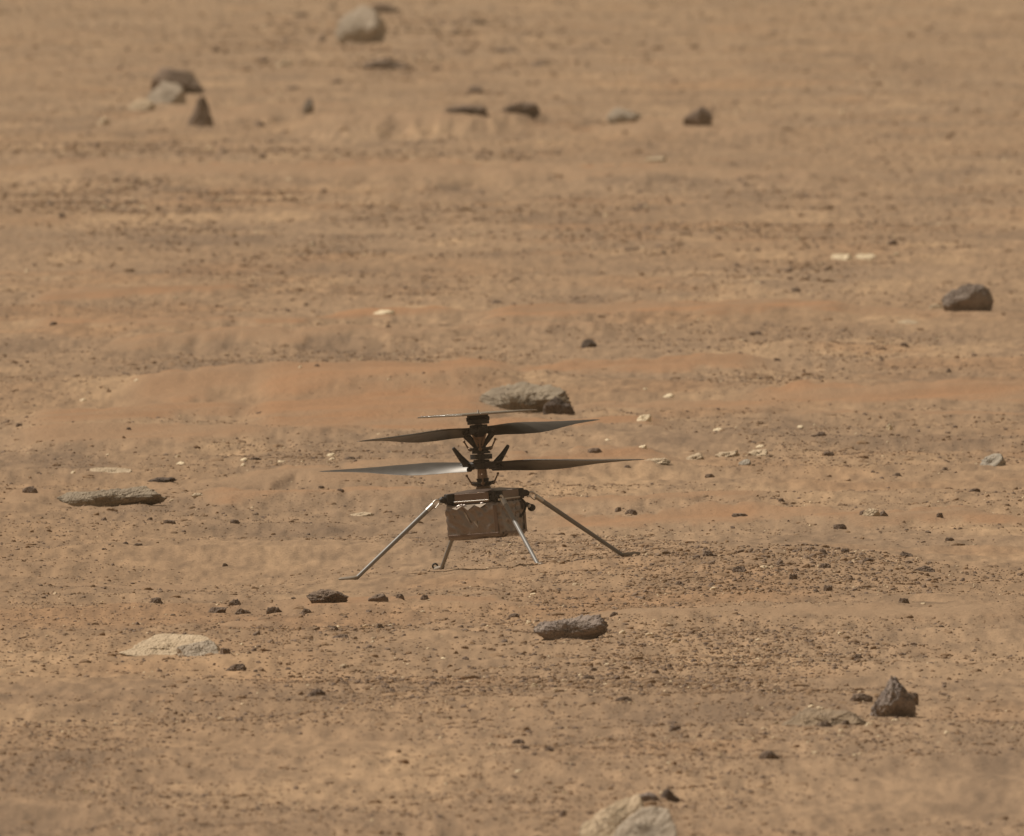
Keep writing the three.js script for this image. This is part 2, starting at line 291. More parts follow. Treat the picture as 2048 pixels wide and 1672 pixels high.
for (const [u, v, w, h, l] of [[1785, 490, 22, 12, 'dark stone above the long cream slab'], [1590, 583, 22, 9, 'dark stone above the right orange sand sheet'], [1810, 693, 20, 10, 'dark stone below the cream sloping slab'], [1898, 745, 12, 10, 'small dark stone near the right edge, middle height'], [777, 654, 11, 6, 'little dark stone below the long cream stone'], [107, 651, 18, 10, 'dark stone alone near the left edge'], [1555, 722, 16, 7, 'dark stone at the end of the orange drift'], [634, 733, 13, 6, 'dark stone above the main orange drift'], [613, 612, 10, 8, 'dark stone left of the long cream stone'], [258, 860, 12, 7, 'dark stone on the left sand drift'], [38, 853, 14, 8, 'greyish stone by the left edge above the ledge'], [125, 433, 18, 10, 'dark stone in the pebble band, far left'], [995, 606, 26, 7, 'thin dark sliver above the orange sheet']])
  rock('stone', l, 'stone', u, v, w, h, { tone: 'dark' });
rock('boulder', 'porous tan rock with dark undercut right behind the rotors', 'boulder', 1048, 826, 186, 68, { tone: 'buff', slope: [-0.36, 0.72, 0.5, 0.34], under: 0.85, lip: 0.56, rough: 0.14, seed: 103, deep: 0.8, det: 44, roll: -0.08, lean: -0.06 });
rock('rock', 'dark knobbly end piece of the porous tan rock', 'rock', 1118, 829, 66, 42, { tone: 'black', rough: 0.16, seed: 104, slope: [0.3, 0.8, 0.2, 0.7] });
rock('rock', 'bright cream angular stone right of the porous rock', 'rock', 1288, 842, 30, 15, { tone: 'cream', rough: 0.13, slope: [-0.35, 0.75, 0.45, 0.4], seed: 111 });
rock('rock', 'flat cream stone above the bright angular one', 'rock', 1337, 795, 22, 9, { tone: 'cream', slope: [-0.35, 0.8, 0.4, 0.4] });
rock('rock', 'tiny cream chip above the flat cream stone', 'rock', 1291, 779, 10, 4, { tone: 'cream' });
// pale bedrock and stones right of the aircraft
for (const [u, v, w, h, l] of [[1390, 920, 40, 16, 'leftmost hump of the cream bedrock strip'], [1455, 914, 50, 14, 'middle hump of the cream bedrock strip'], [1512, 912, 50, 15, 'rightmost hump of the cream bedrock strip'], [1310, 926, 66, 11, 'low cream bedrock by the tip of the lower blade']])
  rock('outcrop', l, 'outcrop', u, v, w, h, { tone: 'pale', rough: 0.2, slope: [-0.35, 0.75, 0.45, 0.38] });
rock('rock', 'flat blue-grey stone under the cream bedrock strip', 'rock', 1490, 930, 26, 13, { tone: 'blue', slope: [-0.3, 0.75, 0.5, 0.38], rough: 0.05 });
rock('rock', 'pale blue-grey boulder patch near the right edge', 'rock', 1986, 932, 54, 28, { tone: 'blue', slope: [-0.4, 0.7, 0.45, 0.36] });
rock('rock', 'upright white stone on the right plain', 'rock', 1780, 860, 14, 14, { tone: 'cream' });
rock('rock', 'long pale stone with two dark ends, right of aircraft', 'rock', 1742, 1032, 38, 17, { tone: 'pale', slope: [-0.1, 0.8, 0.5, 0.55], rough: 0.12 });
rock('rock', 'dark left end of the long pale stone', 'rock', 1727, 1030, 17, 11, { tone: 'dark' });
rock('rock', 'dark right end of the long pale stone', 'rock', 1767, 1032, 19, 13, { tone: 'dark' });
for (const [u, v, w, h, l, t] of [[1658, 912, 24, 11, 'dark stone right of the cream bedrock strip'], [1190, 906, 30, 12, 'dark stone just above the right lower blade'], [1880, 1035, 15, 12, 'small square stone right of the long pale stone'], [1680, 1058, 28, 12, 'dark stone below the long pale stone'], [1480, 1033, 34, 8, 'flat dark stone on the right sand ribbon'], [1642, 872, 26, 11, 'greyish stone left of the upright white one'], [1420, 955, 22, 9, 'grey stone under the cream bedrock'], [1255, 936, 16, 7, 'dark stone beneath the lower blade tip'], [1236, 1024, 14, 12, 'grey pebble left above the right foot'], [1262, 1028, 26, 12, 'grey stone pair above the right foot'], [1890, 940, 14, 7, 'dark stone below the upright white one'], [1795, 952, 18, 8, 'brown stone on the right plain'], [1950, 983, 22, 8, 'dark stone toward the right edge'], [1563, 1003, 14, 8, 'dark stone at the edge of the right sand ribbon']])
  rock('stone', l, 'stone', u, v, w, h, { tone: t ?? 'dark' });
// stones in the coarse field right in front of the aircraft
for (const [u, v, w, h, l] of [[1648, 1110, 20, 13, 'dark stone topmost in the coarse right field'], [1480, 1144, 34, 15, 'wide dark stone in the coarse right field'], [1650, 1136, 26, 12, 'dark stone under the topmost one, right field'], [1586, 1158, 18, 13, 'dark stone between the wide one and the pair'], [1656, 1182, 20, 14, 'dark knob lowest of the coarse right field'], [1632, 1184, 14, 8, 'smaller neighbour of the lowest dark knob'], [1812, 1114, 32, 14, 'dark stone far right of the coarse field'], [1848, 1143, 46, 14, 'long dark stone far right of the coarse field'], [1735, 1125, 24, 12, 'dark stone in mid coarse field'], [1808, 1206, 24, 12, 'dark stone above the grey sand ribbon'], [1415, 1112, 22, 14, 'brown stone right of the right foot'], [1690, 1106, 18, 11, 'brown stone beside the topmost dark one'], [1360, 1170, 20, 9, 'brown stone in front of the right foot'], [1900, 1082, 20, 9, 'brown stone near the right edge'], [1560, 1130, 16, 10, 'stone right of the wide dark one']])
  rock('stone', l, 'stone', u, v, w, h, { tone: 'dark' });
// left of the aircraft
rock('flat_rock', 'long layered tan slab with dark underside, left of aircraft', 'flat rock', 224, 1014, 222, 46, { tone: 'buff', under: 0.85, lip: 0.62, slope: [-0.3, 0.75, 0.5, 0.42], layers: 8, rough: 0.09, seed: 122, deep: 0.55, det: 44 });
rock('rock', 'dark rock left of the long layered slab', 'rock', 60, 986, 32, 15, { tone: 'dark' });
rock('rock', 'thin black rock above the end of the layered slab', 'rock', 324, 964, 62, 11, { tone: 'black', rough: 0.16, seed: 131, roll: 0.06, under: 0.3 });
rock('rock', 'pale flat ledge above the layered slab', 'rock', 222, 946, 90, 12, { tone: 'pale', slope: [0, 0.75, 0.6, 0.45], rough: 0.1 });
rock('rock', 'small pale stone right of the layered slab', 'rock', 396, 993, 26, 8, { tone: 'pale' });
for (const [u, v, w, h, l] of [[146, 947, 10, 6, 'tiny white stone at left end of the pale ledge'], [362, 930, 22, 8, 'white stone left in the white gravel strip'], [488, 922, 16, 7, 'white stone midway in the white gravel strip'], [560, 925, 10, 5, 'small white stone in the white gravel strip'], [662, 913, 20, 8, 'white stone right in the white gravel strip'], [664, 920, 14, 5, 'second white stone at right of the gravel strip'], [486, 932, 10, 6, 'white chip below the middle white stone'], [600, 736, 7, 6, 'white chip above the main orange drift'], [166, 802, 14, 6, 'white chip on the left plain'], [272, 762, 9, 5, 'pale chip above the left drift'], [1436, 862, 22, 7, 'pale stone below the right brown drift'], [1600, 856, 16, 6, 'pale chip right of the brown drift'], [1285, 896, 18, 7, 'pale stone right of the lower rotor'], [1215, 882, 12, 5, 'pale chip beside the upper blade tip'], [1520, 895, 18, 6, 'pale chip over the cream bedrock'], [725, 1032, 52, 9, 'pale low rock left of the fuselage']])
  rock('white_stone', l, 'stone', u, v, w, h, { tone: w > 40 ? 'pale' : 'cream', slope: [-0.35, 0.8, 0.4, 0.45] });
for (const [u, v, w, h, l] of [[338, 1047, 28, 9, 'flat dark stone below the layered slab'], [470, 1047, 20, 10, 'dark stone between slab and left leg'], [208, 1041, 14, 8, 'small dark stone under the middle of the slab'], [300, 1040, 12, 7, 'tiny dark stone under the right end of slab'], [643, 978, 16, 8, 'dark stone left of the lower blade'], [680, 982, 18, 6, 'flat dark stone left of the lower blade'], [276, 1092, 20, 7, 'dark stone on the left slope'], [250, 1088, 14, 6, 'smaller dark stone on the left slope'], [510, 919, 28, 5, 'thin dark shard in the white gravel strip'], [700, 918, 22, 6, 'dark shard right end of the gravel strip'], [450, 1133, 12, 8, 'dark pebble left of the left foot']])
  rock('stone', l, 'stone', u, v, w, h, { tone: 'dark' });
// foreground
rock('rock', 'dark rough rock in front of the left foot', 'rock', 655, 1206, 86, 30, { tone: 'dark', rough: 0.18, slope: [-0.3, 0.8, 0.4, 0.6], seed: 141, under: 0.35 });
rock('rock', 'dark wedge-shaped rock right of the rough one', 'rock', 756, 1204, 42, 20, { tone: 'dark', rough: 0.12, seed: 142, roll: -0.15 });
rock('rock', 'lilac grey rock with black undercut in the foreground centre', 'rock', 1142, 1278, 152, 54, { tone: 'lilac', slope: [-0.3, 0.75, 0.45, 0.44], under: 0.85, lip: 0.62, rough: 0.15, seed: 152, deep: 0.6, det: 40 });
rock('flat_rock', 'wide pale half-buried slab, lower left', 'flat rock', 340, 1312, 206, 48, { tone: 'pale', slope: [-0.2, 0.75, 0.55, 0.36], rough: 0.06, seed: 161, deep: 0.9, sink: 0.12 });
rock('flat_rock', 'blue-grey corner lying on the wide pale slab', 'flat rock', 396, 1312, 88, 34, { tone: 'ash', slope: [0.1, 0.75, 0.5, 0.36], rough: 0.05, seed: 162 });
rock('boulder', 'tall dark boulder with pale top, lower right', 'boulder', 1786, 1434, 96, 92, { tone: 'lilac', slope: [-0.75, 0.66, 0.08, 0.55], rough: 0.17, seed: 179, peak: 0.34, lean: -0.1, under: 0.35, facets: 7, deep: 0.9 });
rock('rock', 'dark wedge left of the tall dark boulder', 'rock', 1722, 1404, 48, 20, { tone: 'dark', seed: 172, roll: -0.12 });
rock('rock', 'small dark knob right of the tall dark boulder', 'rock', 1826, 1410, 24, 28, { tone: 'dark', seed: 173 });
rock('outcrop', 'low pale dusty ridge left of the tall dark boulder', 'outcrop', 1650, 1452, 190, 40, { tone: 'tan', slope: [-0.1, 0.7, 0.7, 0.36], rough: 0.08, seed: 181, sink: 0.14 });
rock('rock', 'dark stone with a long tail, lower right', 'rock', 1538, 1518, 42, 19, { tone: 'dark', seed: 182, lean: -0.1 });
rock('boulder', 'big cream boulder at the bottom edge', 'boulder', 1232, 1682, 150, 104, { tone: 'pale', slope: [-0.35, 0.66, 0.5, 0.34], rough: 0.05, seed: 191 });
rock('boulder', 'tan round boulder overlapping the big cream one', 'boulder', 1290, 1688, 140, 82, { tone: 'ash', slope: [-0.2, 0.7, 0.5, 0.34], rough: 0.05, seed: 192 });
rock('rock', 'dark pointed stone behind the bottom boulders', 'rock', 1338, 1602, 44, 28, { tone: 'black', seed: 193, peak: 0.4 });
rock('rock', 'grey shard between the bottom boulders', 'rock', 1290, 1604, 62, 22, { tone: 'lilac', seed: 194 });
for (const [u, v, w, h, l] of [[850, 1200, 20, 13, 'dark stone right of the wedge-shaped rock'], [800, 1197, 18, 11, 'dark stone between wedge rock and its neighbour'], [470, 1211, 26, 16, 'dark stone upper of the foreground row'], [434, 1226, 38, 14, 'leftmost dark stone of the foreground row'], [486, 1228, 34, 13, 'second dark stone of the foreground row'], [548, 1226, 32, 15, 'third dark stone of the foreground row'], [611, 1228, 28, 13, 'rightmost dark stone of the foreground row'], [312, 1206, 28, 14, 'dark stone left above the foreground row'], [450, 1308, 22, 14, 'dark stone at right end of the pale slab'], [472, 1342, 44, 18, 'grey stone below the pale slab'], [632, 1392, 40, 18, 'grey slanted stone in the lower foreground'], [760, 1256, 18, 11, 'dark stone under the wedge-shaped rock'], [668, 1260, 20, 10, 'dark stone under the rough dark rock'], [630, 1258, 14, 9, 'small stone under the rough dark rock'], [680, 1276, 36, 9, 'flat grey stone under the rough dark rock'], [1036, 1488, 28, 12, 'dark stone in the lower centre'], [1052, 1499, 24, 10, 'dark stone touching the one in lower centre'], [1098, 1502, 20, 11, 'dark stone right of the lower centre pair'], [1176, 1358, 28, 11, 'dark stone below the lilac grey rock'], [1340, 1336, 14, 10, 'dark pebble right below the lilac grey rock'], [1400, 1276, 14, 10, 'dark stone on the grey sand ribbon'], [1716, 1318, 22, 12, 'brown stone above the tall dark boulder'], [1125, 1634, 18, 16, 'dark stone left of the bottom boulders'], [1650, 1454, 34, 14, 'dark stone at the foot of the dusty ridge'], [1692, 1450, 20, 12, 'second dark stone at the dusty ridge'], [1245, 1402, 40, 11, 'brown low stone in the lower centre'], [870, 1370, 22, 9, 'brown stone left in the lower foreground'], [1350, 1462, 26, 14, 'grey stone in the lower right centre'], [1028, 1234, 24, 9, 'dark stone left of the lilac grey rock'], [1228, 1232, 18, 10, 'dark stone right above the lilac grey rock']])
  rock('stone', l, 'stone', u, v, w, h, { tone: 'dark' });

// ---------------------------------------------------------------- gravel
{
  const R = rng(4242);
  // [u, v, ru, rv, more stones, larger]
  const FIELD = [[330, 405, 420, 45, 2.2, 1.6], [600, 450, 600, 70, 1.4, 1.1], [750, 550, 420, 60, 1.5, 0.9], [700, 720, 420, 30, 1.3, 0.9], [550, 715, 500, 40, 1.3, 0.8], [560, 925, 220, 26, 2.2, 0.9], [1300, 990, 420, 34, 2, 0.75], [1080, 985, 200, 40, 1.8, 0.7], [1650, 1140, 460, 70, 2.2, 1.5], [1200, 1195, 420, 40, 2.0, 1.25], [1450, 910, 420, 50, 1.2, 0.9], [350, 300, 420, 26, 1.6, 1.5], [900, 310, 400, 24, 1.2, 1.1], [1000, 1330, 900, 130, 0.55, 1.4], [1500, 480, 420, 130, 0.4, 1.5], [1550, 1350, 420, 90, 1.3, 1.4], [800, 90, 500, 90, 0.3, 1.6], [1000, 1110, 640, 60, 1.7, 0.95], [1600, 760, 300, 20, 1.2, 1.1], [1600, 690, 400, 30, 0.8, 1.1]];
  const kinds = 6, lists = [...Array(kinds)].map(() => []);
  const shapes = [...Array(kinds)].map((_, k) => rockGeo(300 + k, 2, 1.5, 2, { det: 4, rough: 0.24, facets: 8 }));
  for (const g of shapes) { g.deleteAttribute('color'); g.deleteAttribute('uv'); }
  const v3 = new THREE.Vector3(), qu = new THREE.Quaternion(), eu = new THREE.Euler(), sc = new THREE.Vector3();
  let tries = 0, made = 0;
  while (made < 150000 && tries++ < 900000) {
    const u = -260 + R() * 2570, v = -40 + R() * 1880;
    let dens = 0.6, size = 0.9 + 0.35 * sstep(1180, 1400, v);
    for (const [a, b, ru, rv, m, s] of FIELD) { const q = ((u - a) / ru) ** 2 + ((v - b) / rv) ** 2; if (q < 1) { const k = 1 - q; dens += m * k * 0.85; size = lerp(size, s, k); } }
    const d = toD(v), x = (u - 1024) * d / F, z = D - d;
    const patch = clamp(0.55 + 1.1 * n2(x / 0.9 + 3, z / 7) + 0.5 * n2(x / 0.3, z / 2.5));
    dens *= patch;
    if (R() * 2.4 > dens) continue;
    const [m] = sandAt(u, v); if (R() < m * 1.02) continue;
        let px = 2.3 * Math.pow(1 - R() * 0.985, -0.38) * size; if (px > 15) px = 15;
    const clod = R() < 0.02; if (clod) px = 9 + 15 * R() * size;
    const w = px * d / F, k = Math.floor(R() * kinds);
    const pale = clod ? 0.04 + 0.5 * R() : R(), c = pale < 0.035 ? mix3(TONE.pale[0], TONE.cream[0], R()) : pale < 0.6 ? mix3(GROUND.grey, GROUND.tan, R() * 0.8) : mix3(TONE.dark[0], TONE.dark[1], R() * 1.3);
    const y = height(x, z);
    eu.set(R() * 0.5 - 0.25, R() * 6.28, R() * 0.5 - 0.25); qu.setFromEuler(eu);
    const flat = clod ? 0.3 + 0.35 * R() : 0.5 + 0.5 * R(); sc.set(w * 0.5 * (0.8 + 0.5 * R()), w * 0.5 * flat, w * 0.5);
    lists[k].push([new THREE.Matrix4().compose(v3.set(x, y - w * (clod ? 0.3 : 0.16) * flat, z), qu, sc), c]); made++;
  }
  const m = new THREE.MeshStandardMaterial({ roughness: 1 }), col = new THREE.Color();
  lists.forEach((L, k) => {
    const o = new THREE.InstancedMesh(shapes[k], m, L.length);
    L.forEach(([M, c], i) => { o.setMatrixAt(i, M); o.setColorAt(i, col.setRGB(...c)); });
    o.name = numbered('gravel'); o.castShadow = o.receiveShadow = true; o.userData.kind = 'stuff'; tag(o, 'loose brown and grey gravel scattered over the plain', 'gravel', 'loose gravel of the plain'); scene.add(o);
  });
  console.log('gravel', made, tries);
}

// ---------------------------------------------------------------- the aircraft
const M = {
  carbon: new THREE.MeshPhysicalMaterial({ color: new THREE.Color(0.064, 0.057, 0.05), roughness: 0.42, metalness: 0.6 }),
  black: new THREE.MeshStandardMaterial({ color: new THREE.Color(0.014, 0.011, 0.01), roughness: 0.6 }),
  leg: new THREE.MeshPhysicalMaterial({ color: new THREE.Color(0.22, 0.208, 0.195), roughness: 0.5, clearcoat: 0.15, clearcoatRoughness: 0.4 }),
  foil: new THREE.MeshStandardMaterial({ color: new THREE.Color(0.25, 0.208, 0.185), roughness: 0.34, metalness: 0.8, bumpMap: rockBump, bumpScale: 0.0018 }),
  metal: new THREE.MeshStandardMaterial({ color: new THREE.Color(0.62, 0.58, 0.53), roughness: 0.45, metalness: 0.9 }),
  plate: new THREE.MeshStandardMaterial({ color: new THREE.Color(0.17, 0.12, 0.095), roughness: 0.42, metalness: 0.6 }),
  bronze: new THREE.MeshStandardMaterial({ color: new THREE.Color(0.2, 0.13, 0.085), roughness: 0.45, metalness: 0.6 }),
  white: new THREE.MeshStandardMaterial({ color: new THREE.Color(0.62, 0.57, 0.5), roughness: 0.5 }),
  cell: new THREE.MeshPhysicalMaterial({ color: new THREE.Color(0.03, 0.028, 0.03), roughness: 0.2, clearcoat: 1, clearcoatRoughness: 0.12 }),
  flap: new THREE.MeshStandardMaterial({ color: new THREE.Color(0.34, 0.275, 0.215), roughness: 0.5, metalness: 0.4, side: THREE.DoubleSide }),
  dusty: new THREE.MeshStandardMaterial({ color: new THREE.Color(0.27, 0.22, 0.17), roughness: 0.7 }),
};
const V = (x, y, z) => new THREE.Vector3(x, y, z);
function bar(p, q, r0, r1 = r0, n = 16) {
  const d = q.clone().sub(p), g = new THREE.CylinderGeometry(r1, r0, d.length(), n, 1);
  g.applyQuaternion(new THREE.Quaternion().setFromUnitVectors(V(0, 1, 0), d.clone().normalize())); g.translate((p.x + q.x) / 2, (p.y + q.y) / 2, (p.z + q.z) / 2);
  return g;
}
const box = (w, h, d, x, y, z, r = 0.0015, ry = 0) => { const g = new RoundedBoxGeometry(w, h, d, 2, Math.min(r, w / 2.1, h / 2.1, d / 2.1)); if (ry) g.rotateY(ry); g.translate(x, y, z); return g; };
const ball = (r, x, y, z, sx = 1, sy = 1, sz = 1) => { const g = new THREE.SphereGeometry(r, 20, 14); g.scale(sx, sy, sz); g.translate(x, y, z); return g; };
const disc = (r0, r1, h, y, n = 32) => { const g = new THREE.CylinderGeometry(r1, r0, h, n); g.translate(0, y, 0); return g; };
const join = a => mergeGeometries(a.map(g => g.index ? g.toNonIndexed() : g));
const tubeG = (pts, r, n = 24) => new THREE.TubeGeometry(new THREE.CatmullRomCurve3(pts), n, r, 10, false);

const YAW = -25 * Math.PI / 180;
const heli = new THREE.Group(); heli.name = 'helicopter'; scene.add(heli);
tag(heli, 'small dark twin-rotor helicopter with box body on four splayed legs', 'helicopter');
heli.position.set(HX, 0, 0);
heli.quaternion.setFromAxisAngle(V(0, 0, 1), Math.atan(TILT)).multiply(new THREE.Quaternion().setFromAxisAngle(V(0, 1, 0), YAW));

// body: crinkled foil box
const S = 0.093;
{
  const g = new THREE.BoxGeometry(2 * S, 0.11, 2 * S, 44, 26, 44), P = g.attributes.position;
  for (let i = 0; i < P.count; i++) {
    let x = P.getX(i), y = P.getY(i), z = P.getZ(i); const rr = 0.012;
    const cx = clamp(x, -S + rr, S - rr), cy = clamp(y, -0.055 + rr, 0.055 - rr), cz = clamp(z, -S + rr, S - rr);
    const d = V(x - cx, y - cy, z - cz); d.normalize().multiplyScalar(rr);
    x = cx + d.x; y = cy + d.y; z = cz + d.z;
    const nx = d.x / rr, ny = d.y / rr, nz = d.z / rr;
    const cr = 1 - Math.abs(n3(x * 34 + y * 18, y * 26, z * 34 - y * 12 + 3)) * 3, c2 = n3(x * 60 + 3, y * 45, z * 60);
    const k = 0.0034 * cr * (y > 0.02 ? 1.5 : 0.8) + 0.0008 * c2 + 0.0025 * n3(x * 11, y * 12 + 2, z * 11);
    P.setXYZ(i, x + nx * k, y + ny * k + 0.151, z + nz * k);
  }
  const gm = mergeVertices((g.deleteAttribute('normal'), g.deleteAttribute('uv'), g)); gm.computeVertexNormals();
  { const n = gm.attributes.position, q = new Float32Array(n.count * 2); for (let i = 0; i < n.count; i++) q.set([(n.getX(i) + n.getZ(i)) / 0.3, n.getY(i) / 0.3 + n.getX(i)], i * 2); gm.setAttribute('uv', new THREE.BufferAttribute(q, 2)); }
  const body = mesh('fuselage', gm, M.foil, heli); body.userData.label = 'crinkled brownish foil box';
}
// loose foil flaps and creases that stand off the left-hand face
for (const [x0, x1, xm, y0, y1, out] of [[-0.088, -0.03, -0.05, 0.2, 0.189, 0.006], [-0.034, 0.012, -0.012, 0.2015, 0.185, 0.007], [0.006, 0.05, 0.03, 0.2015, 0.191, 0.006], [-0.03, -0.024, -0.008, 0.178, 0.145, 0.004], [-0.08, -0.07, -0.06, 0.178, 0.163, 0.004], [0.0, 0.012, 0.018, 0.15, 0.128, 0.003]]) {
  const g = new THREE.BufferGeometry(), z = S + 0.0015;
  g.setAttribute('position', new THREE.Float32BufferAttribute([x0, y0, z, x1, y0 + 0.001, z, xm, y1, z + out, x0 * 0.7 + x1 * 0.3, y0 + 0.001, z - 0.004, xm, y1, z - 0.004], 3));
  g.setIndex([0, 2, 1, 0, 4, 2, 1, 2, 4, 0, 1, 3]); const f = g.toNonIndexed(); f.computeVertexNormals(); mesh('foil_flap', f, M.flap, heli);
}
for (const a of [0, Math.PI / 2]) {
  const t = mesh('tape', join([box(0.012, 0.09, 0.0012, 0.079, 0.15, S + 0.0035, 0.0005), box(0.17, 0.007, 0.0012, 0, 0.108, S + 0.0042, 0.0005)]), M.plate, heli); t.rotation.y = a;
}
// upper deck: sloping plates between the leg hinges, and the lid
mesh('deck', box(2 * S - 0.016, 0.026, 2 * S - 0.016, 0, 0.2165, 0, 0.004), M.black, heli);
for (let k = 0; k < 4; k++) {
  const side = mesh('side_panel', join([box(0.116, 0.03, 0.003, 0, 0.222, S - 0.0035, 0.001), box(0.116, 0.004, 0.006, 0, 0.2085, S - 0.002, 0.001)]), M.plate, heli); side.rotation.y = k * Math.PI / 2;
  const trim = mesh('trim', box(0.12, 0.0035, 0.005, 0, 0.2125, S - 0.001, 0.001), M.metal, side); trim.userData.label = 'thin bright trim strip';
}
mesh('lid', (() => { const g = new THREE.CylinderGeometry(0.055, (S - 0.006) * 1.414, 0.008, 4, 1); g.rotateY(Math.PI / 4); g.translate(0, 0.2425, 0); return g.toNonIndexed(); })(), M.plate, heli).geometry.computeVertexNormals();

// legs at the four corners of the body
const dirs = [45, 135, 225, 315].map(a => [Math.sin(a * Math.PI / 180), Math.cos(a * Math.PI / 180)]);
dirs.forEach(([x, z], k) => {
  const p = (r, y, side = 0) => V(x * r + z * side, y, z * r - x * side);
  mesh('hinge', join([bar(p(0.098, 0.2225), p(0.137, 0.2225), 0.0125, 0.0105), bar(p(0.137, 0.2225), p(0.146, 0.219), 0.0105, 0.0075), box(0.03, 0.032, 0.03, x * 0.112, 0.223, z * 0.112, 0.004, Math.atan2(x, z))]), M.black, heli);
  mesh('bracket', join([tubeG([p(0.143, 0.221), p(0.157, 0.2235), p(0.167, 0.217), p(0.172, 0.208)], 0.003), tubeG([p(0.145, 0.216), p(0.155, 0.206), p(0.163, 0.199), p(0.169, 0.201)], 0.0018), box(0.014, 0.007, 0.01, x * 0.145, 0.2115, z * 0.145, 0.002, Math.atan2(x, z))]), k % 2 ? M.metal : M.white, heli);
  const leg = mesh('leg', join([bar(p(0.176, 0.2035), p(0.436, 0.0065), 0.0074, 0.006, 20), ball(0.006, x * 0.436, 0.0065, z * 0.436)]), M.leg, heli);
  mesh('collar', bar(p(0.168, 0.2098), p(0.190, 0.193), 0.0081, 0.008, 20), M.metal, leg);
  // shoe: a shallow bent plate running outwards from the ankle
  const g = new THREE.SphereGeometry(1, 28, 16), P = g.attributes.position;
  for (let i = 0; i < P.count; i++) { const a = P.getX(i), b = P.getY(i), c = P.getZ(i); const r = 0.034 * a, s = 0.0145 * c * (1 + 0.18 * a), y = 0.0095 * b + 0.005 * a * a - 0.0008 * a; const R = 0.462 + r; P.setXYZ(i, x * R + z * s, y + 0.0035, z * R - x * s); }
  g.computeVertexNormals();
  mesh('foot', g, M.dusty, leg);
  if (k === 2) mesh('foot_ring', (() => { const t = new THREE.TorusGeometry(0.0075, 0.0028, 10, 24); t.rotateY(0.3); t.translate(x * 0.462 - 0.012, 0.013, z * 0.462); return t; })(), M.black, leg);
});
// small instrument ball hanging at the right corner, and its cable
mesh('sensor', join([ball(0.0115, S + 0.022, 0.176, -S + 0.002, 1.1, 1, 1), bar(V(S + 0.006, 0.19, -S + 0.006), V(S + 0.02, 0.179, -S + 0.002), 0.006, 0.008)]), M.black, heli);
mesh('sensor_window', ball(0.006, S + 0.019, 0.181, -S + 0.0095), M.white, heli);
mesh('cable', tubeG([V(S + 0.003, 0.205, -S + 0.03), V(S + 0.011, 0.19, -S + 0.02), V(S + 0.012, 0.172, -S + 0.03), V(S + 0.002, 0.15, -S + 0.045)], 0.0035), M.black, heli);

// mast and hubs
mesh('mast', join([disc(0.011, 0.011, 0.235, 0.362), disc(0.017, 0.014, 0.04, 0.288), disc(0.024, 0.019, 0.012, 0.253), disc(0.014, 0.018, 0.03, 0.398)]), M.bronze, heli);
function swash(y, up) {
  const s = mesh('swashplate', join([disc(0.024, 0.028, 0.008, y), disc(0.034, 0.034, 0.0045, y + 0.0062 * up), disc(0.017, 0.02, 0.012, y + 0.013)]), M.black, heli);
  for (let k = 0; k < 3; k++) {
    const a = [25, 155, 270][k] * Math.PI / 180 - YAW, c = Math.cos(a), n = -Math.sin(a), q = (r, h) => V(c * r, y + h, n * r);
    mesh('swash_arm', join([bar(q(0.022, 0.002), q(0.04, 0.006), 0.006, 0.0045), bar(q(0.038, 0.004), q(0.053, 0.029), 0.0028, 0.0024), ball(0.0043, c * 0.053, y + 0.03, n * 0.053), ball(0.006, c * 0.034, y + 0.004, n * 0.034)]), M.bronze, s);
  }
}
swash(0.2595, 1); swash(0.365, 1);

function bladeGeo(cw) {
  const RR = [0.022, 0.05, 0.09, 0.13, 0.17, 0.21, 0.26, 0.31, 0.37, 0.43, 0.49, 0.54, 0.58, 0.6], C = [0.05, 0.052, 0.058, 0.072, 0.088, 0.1, 0.104, 0.097, 0.081, 0.063, 0.046, 0.037, 0.024, 0.01], T = [34, 34, 30, 26.5, 23, 20.5, 17.5, 15, 12, 9.5, 7.5, 6, 5, 5];
  const cub = (A, r) => { let i = 1; while (i < RR.length - 1 && RR[i] < r) i++; const t = (r - RR[i - 1]) / (RR[i] - RR[i - 1]); return lerp(A[i - 1], A[i], t); };
  const N = 72, K = 28, pos = [], idx = [];
  for (let a = 0; a <= N; a++) {
    const r = RR[0] + (0.6 - RR[0]) * a / N, c = 0.25 * (cub(C, r - 0.01 < RR[0] ? RR[0] : r - 0.01) + 2 * cub(C, r) + cub(C, Math.min(0.6, r + 0.01))), th = cub(T, r) * Math.PI / 180, tk = lerp(0.13, 0.06, clamp((r - 0.02) / 0.25));
    for (let b = 0; b < K; b++) {
      const ph = b / K * 2 * Math.PI, s = 0.5 - 0.5 * Math.cos(ph), up = Math.sin(ph) >= 0;
      const half = tk * c * (Math.sqrt(s) * 1.45 * (1 - s) + 0.02), cam = 0.06 * c * 4 * s * (1 - s);
      const q = (s - 0.36) * c, y0 = cam + (up ? half : -half) + 0.0007 * n2(r * 24 + (cw ? 3 : 8), s * 3) * clamp((r - 0.1) * 20);
      const z = q * Math.cos(th) + y0 * Math.sin(th), y = -q * Math.sin(th) + y0 * Math.cos(th);
      pos.push(r, y, cw ? -z : z);
    }
  }
  for (let a = 0; a < N; a++) for (let b = 0; b < K; b++) { const i = a * K + b, j = a * K + (b + 1) % K, k = i + K, l = j + K; cw ? idx.push(i, j, k, j, l, k) : idx.push(i, k, j, j, k, l); }
  const cap = (a, f) => { const o = a * K; for (let b = 1; b < K - 1; b++) (f !== cw) ? idx.push(o, o + b, o + b + 1) : idx.push(o, o + b + 1, o + b); };
  cap(0, true); cap(N, false);
  const g = new THREE.BufferGeometry(); g.setAttribute('position', new THREE.Float32BufferAttribute(pos, 3)); g.setIndex(idx); g.computeVertexNormals(); return g;
}
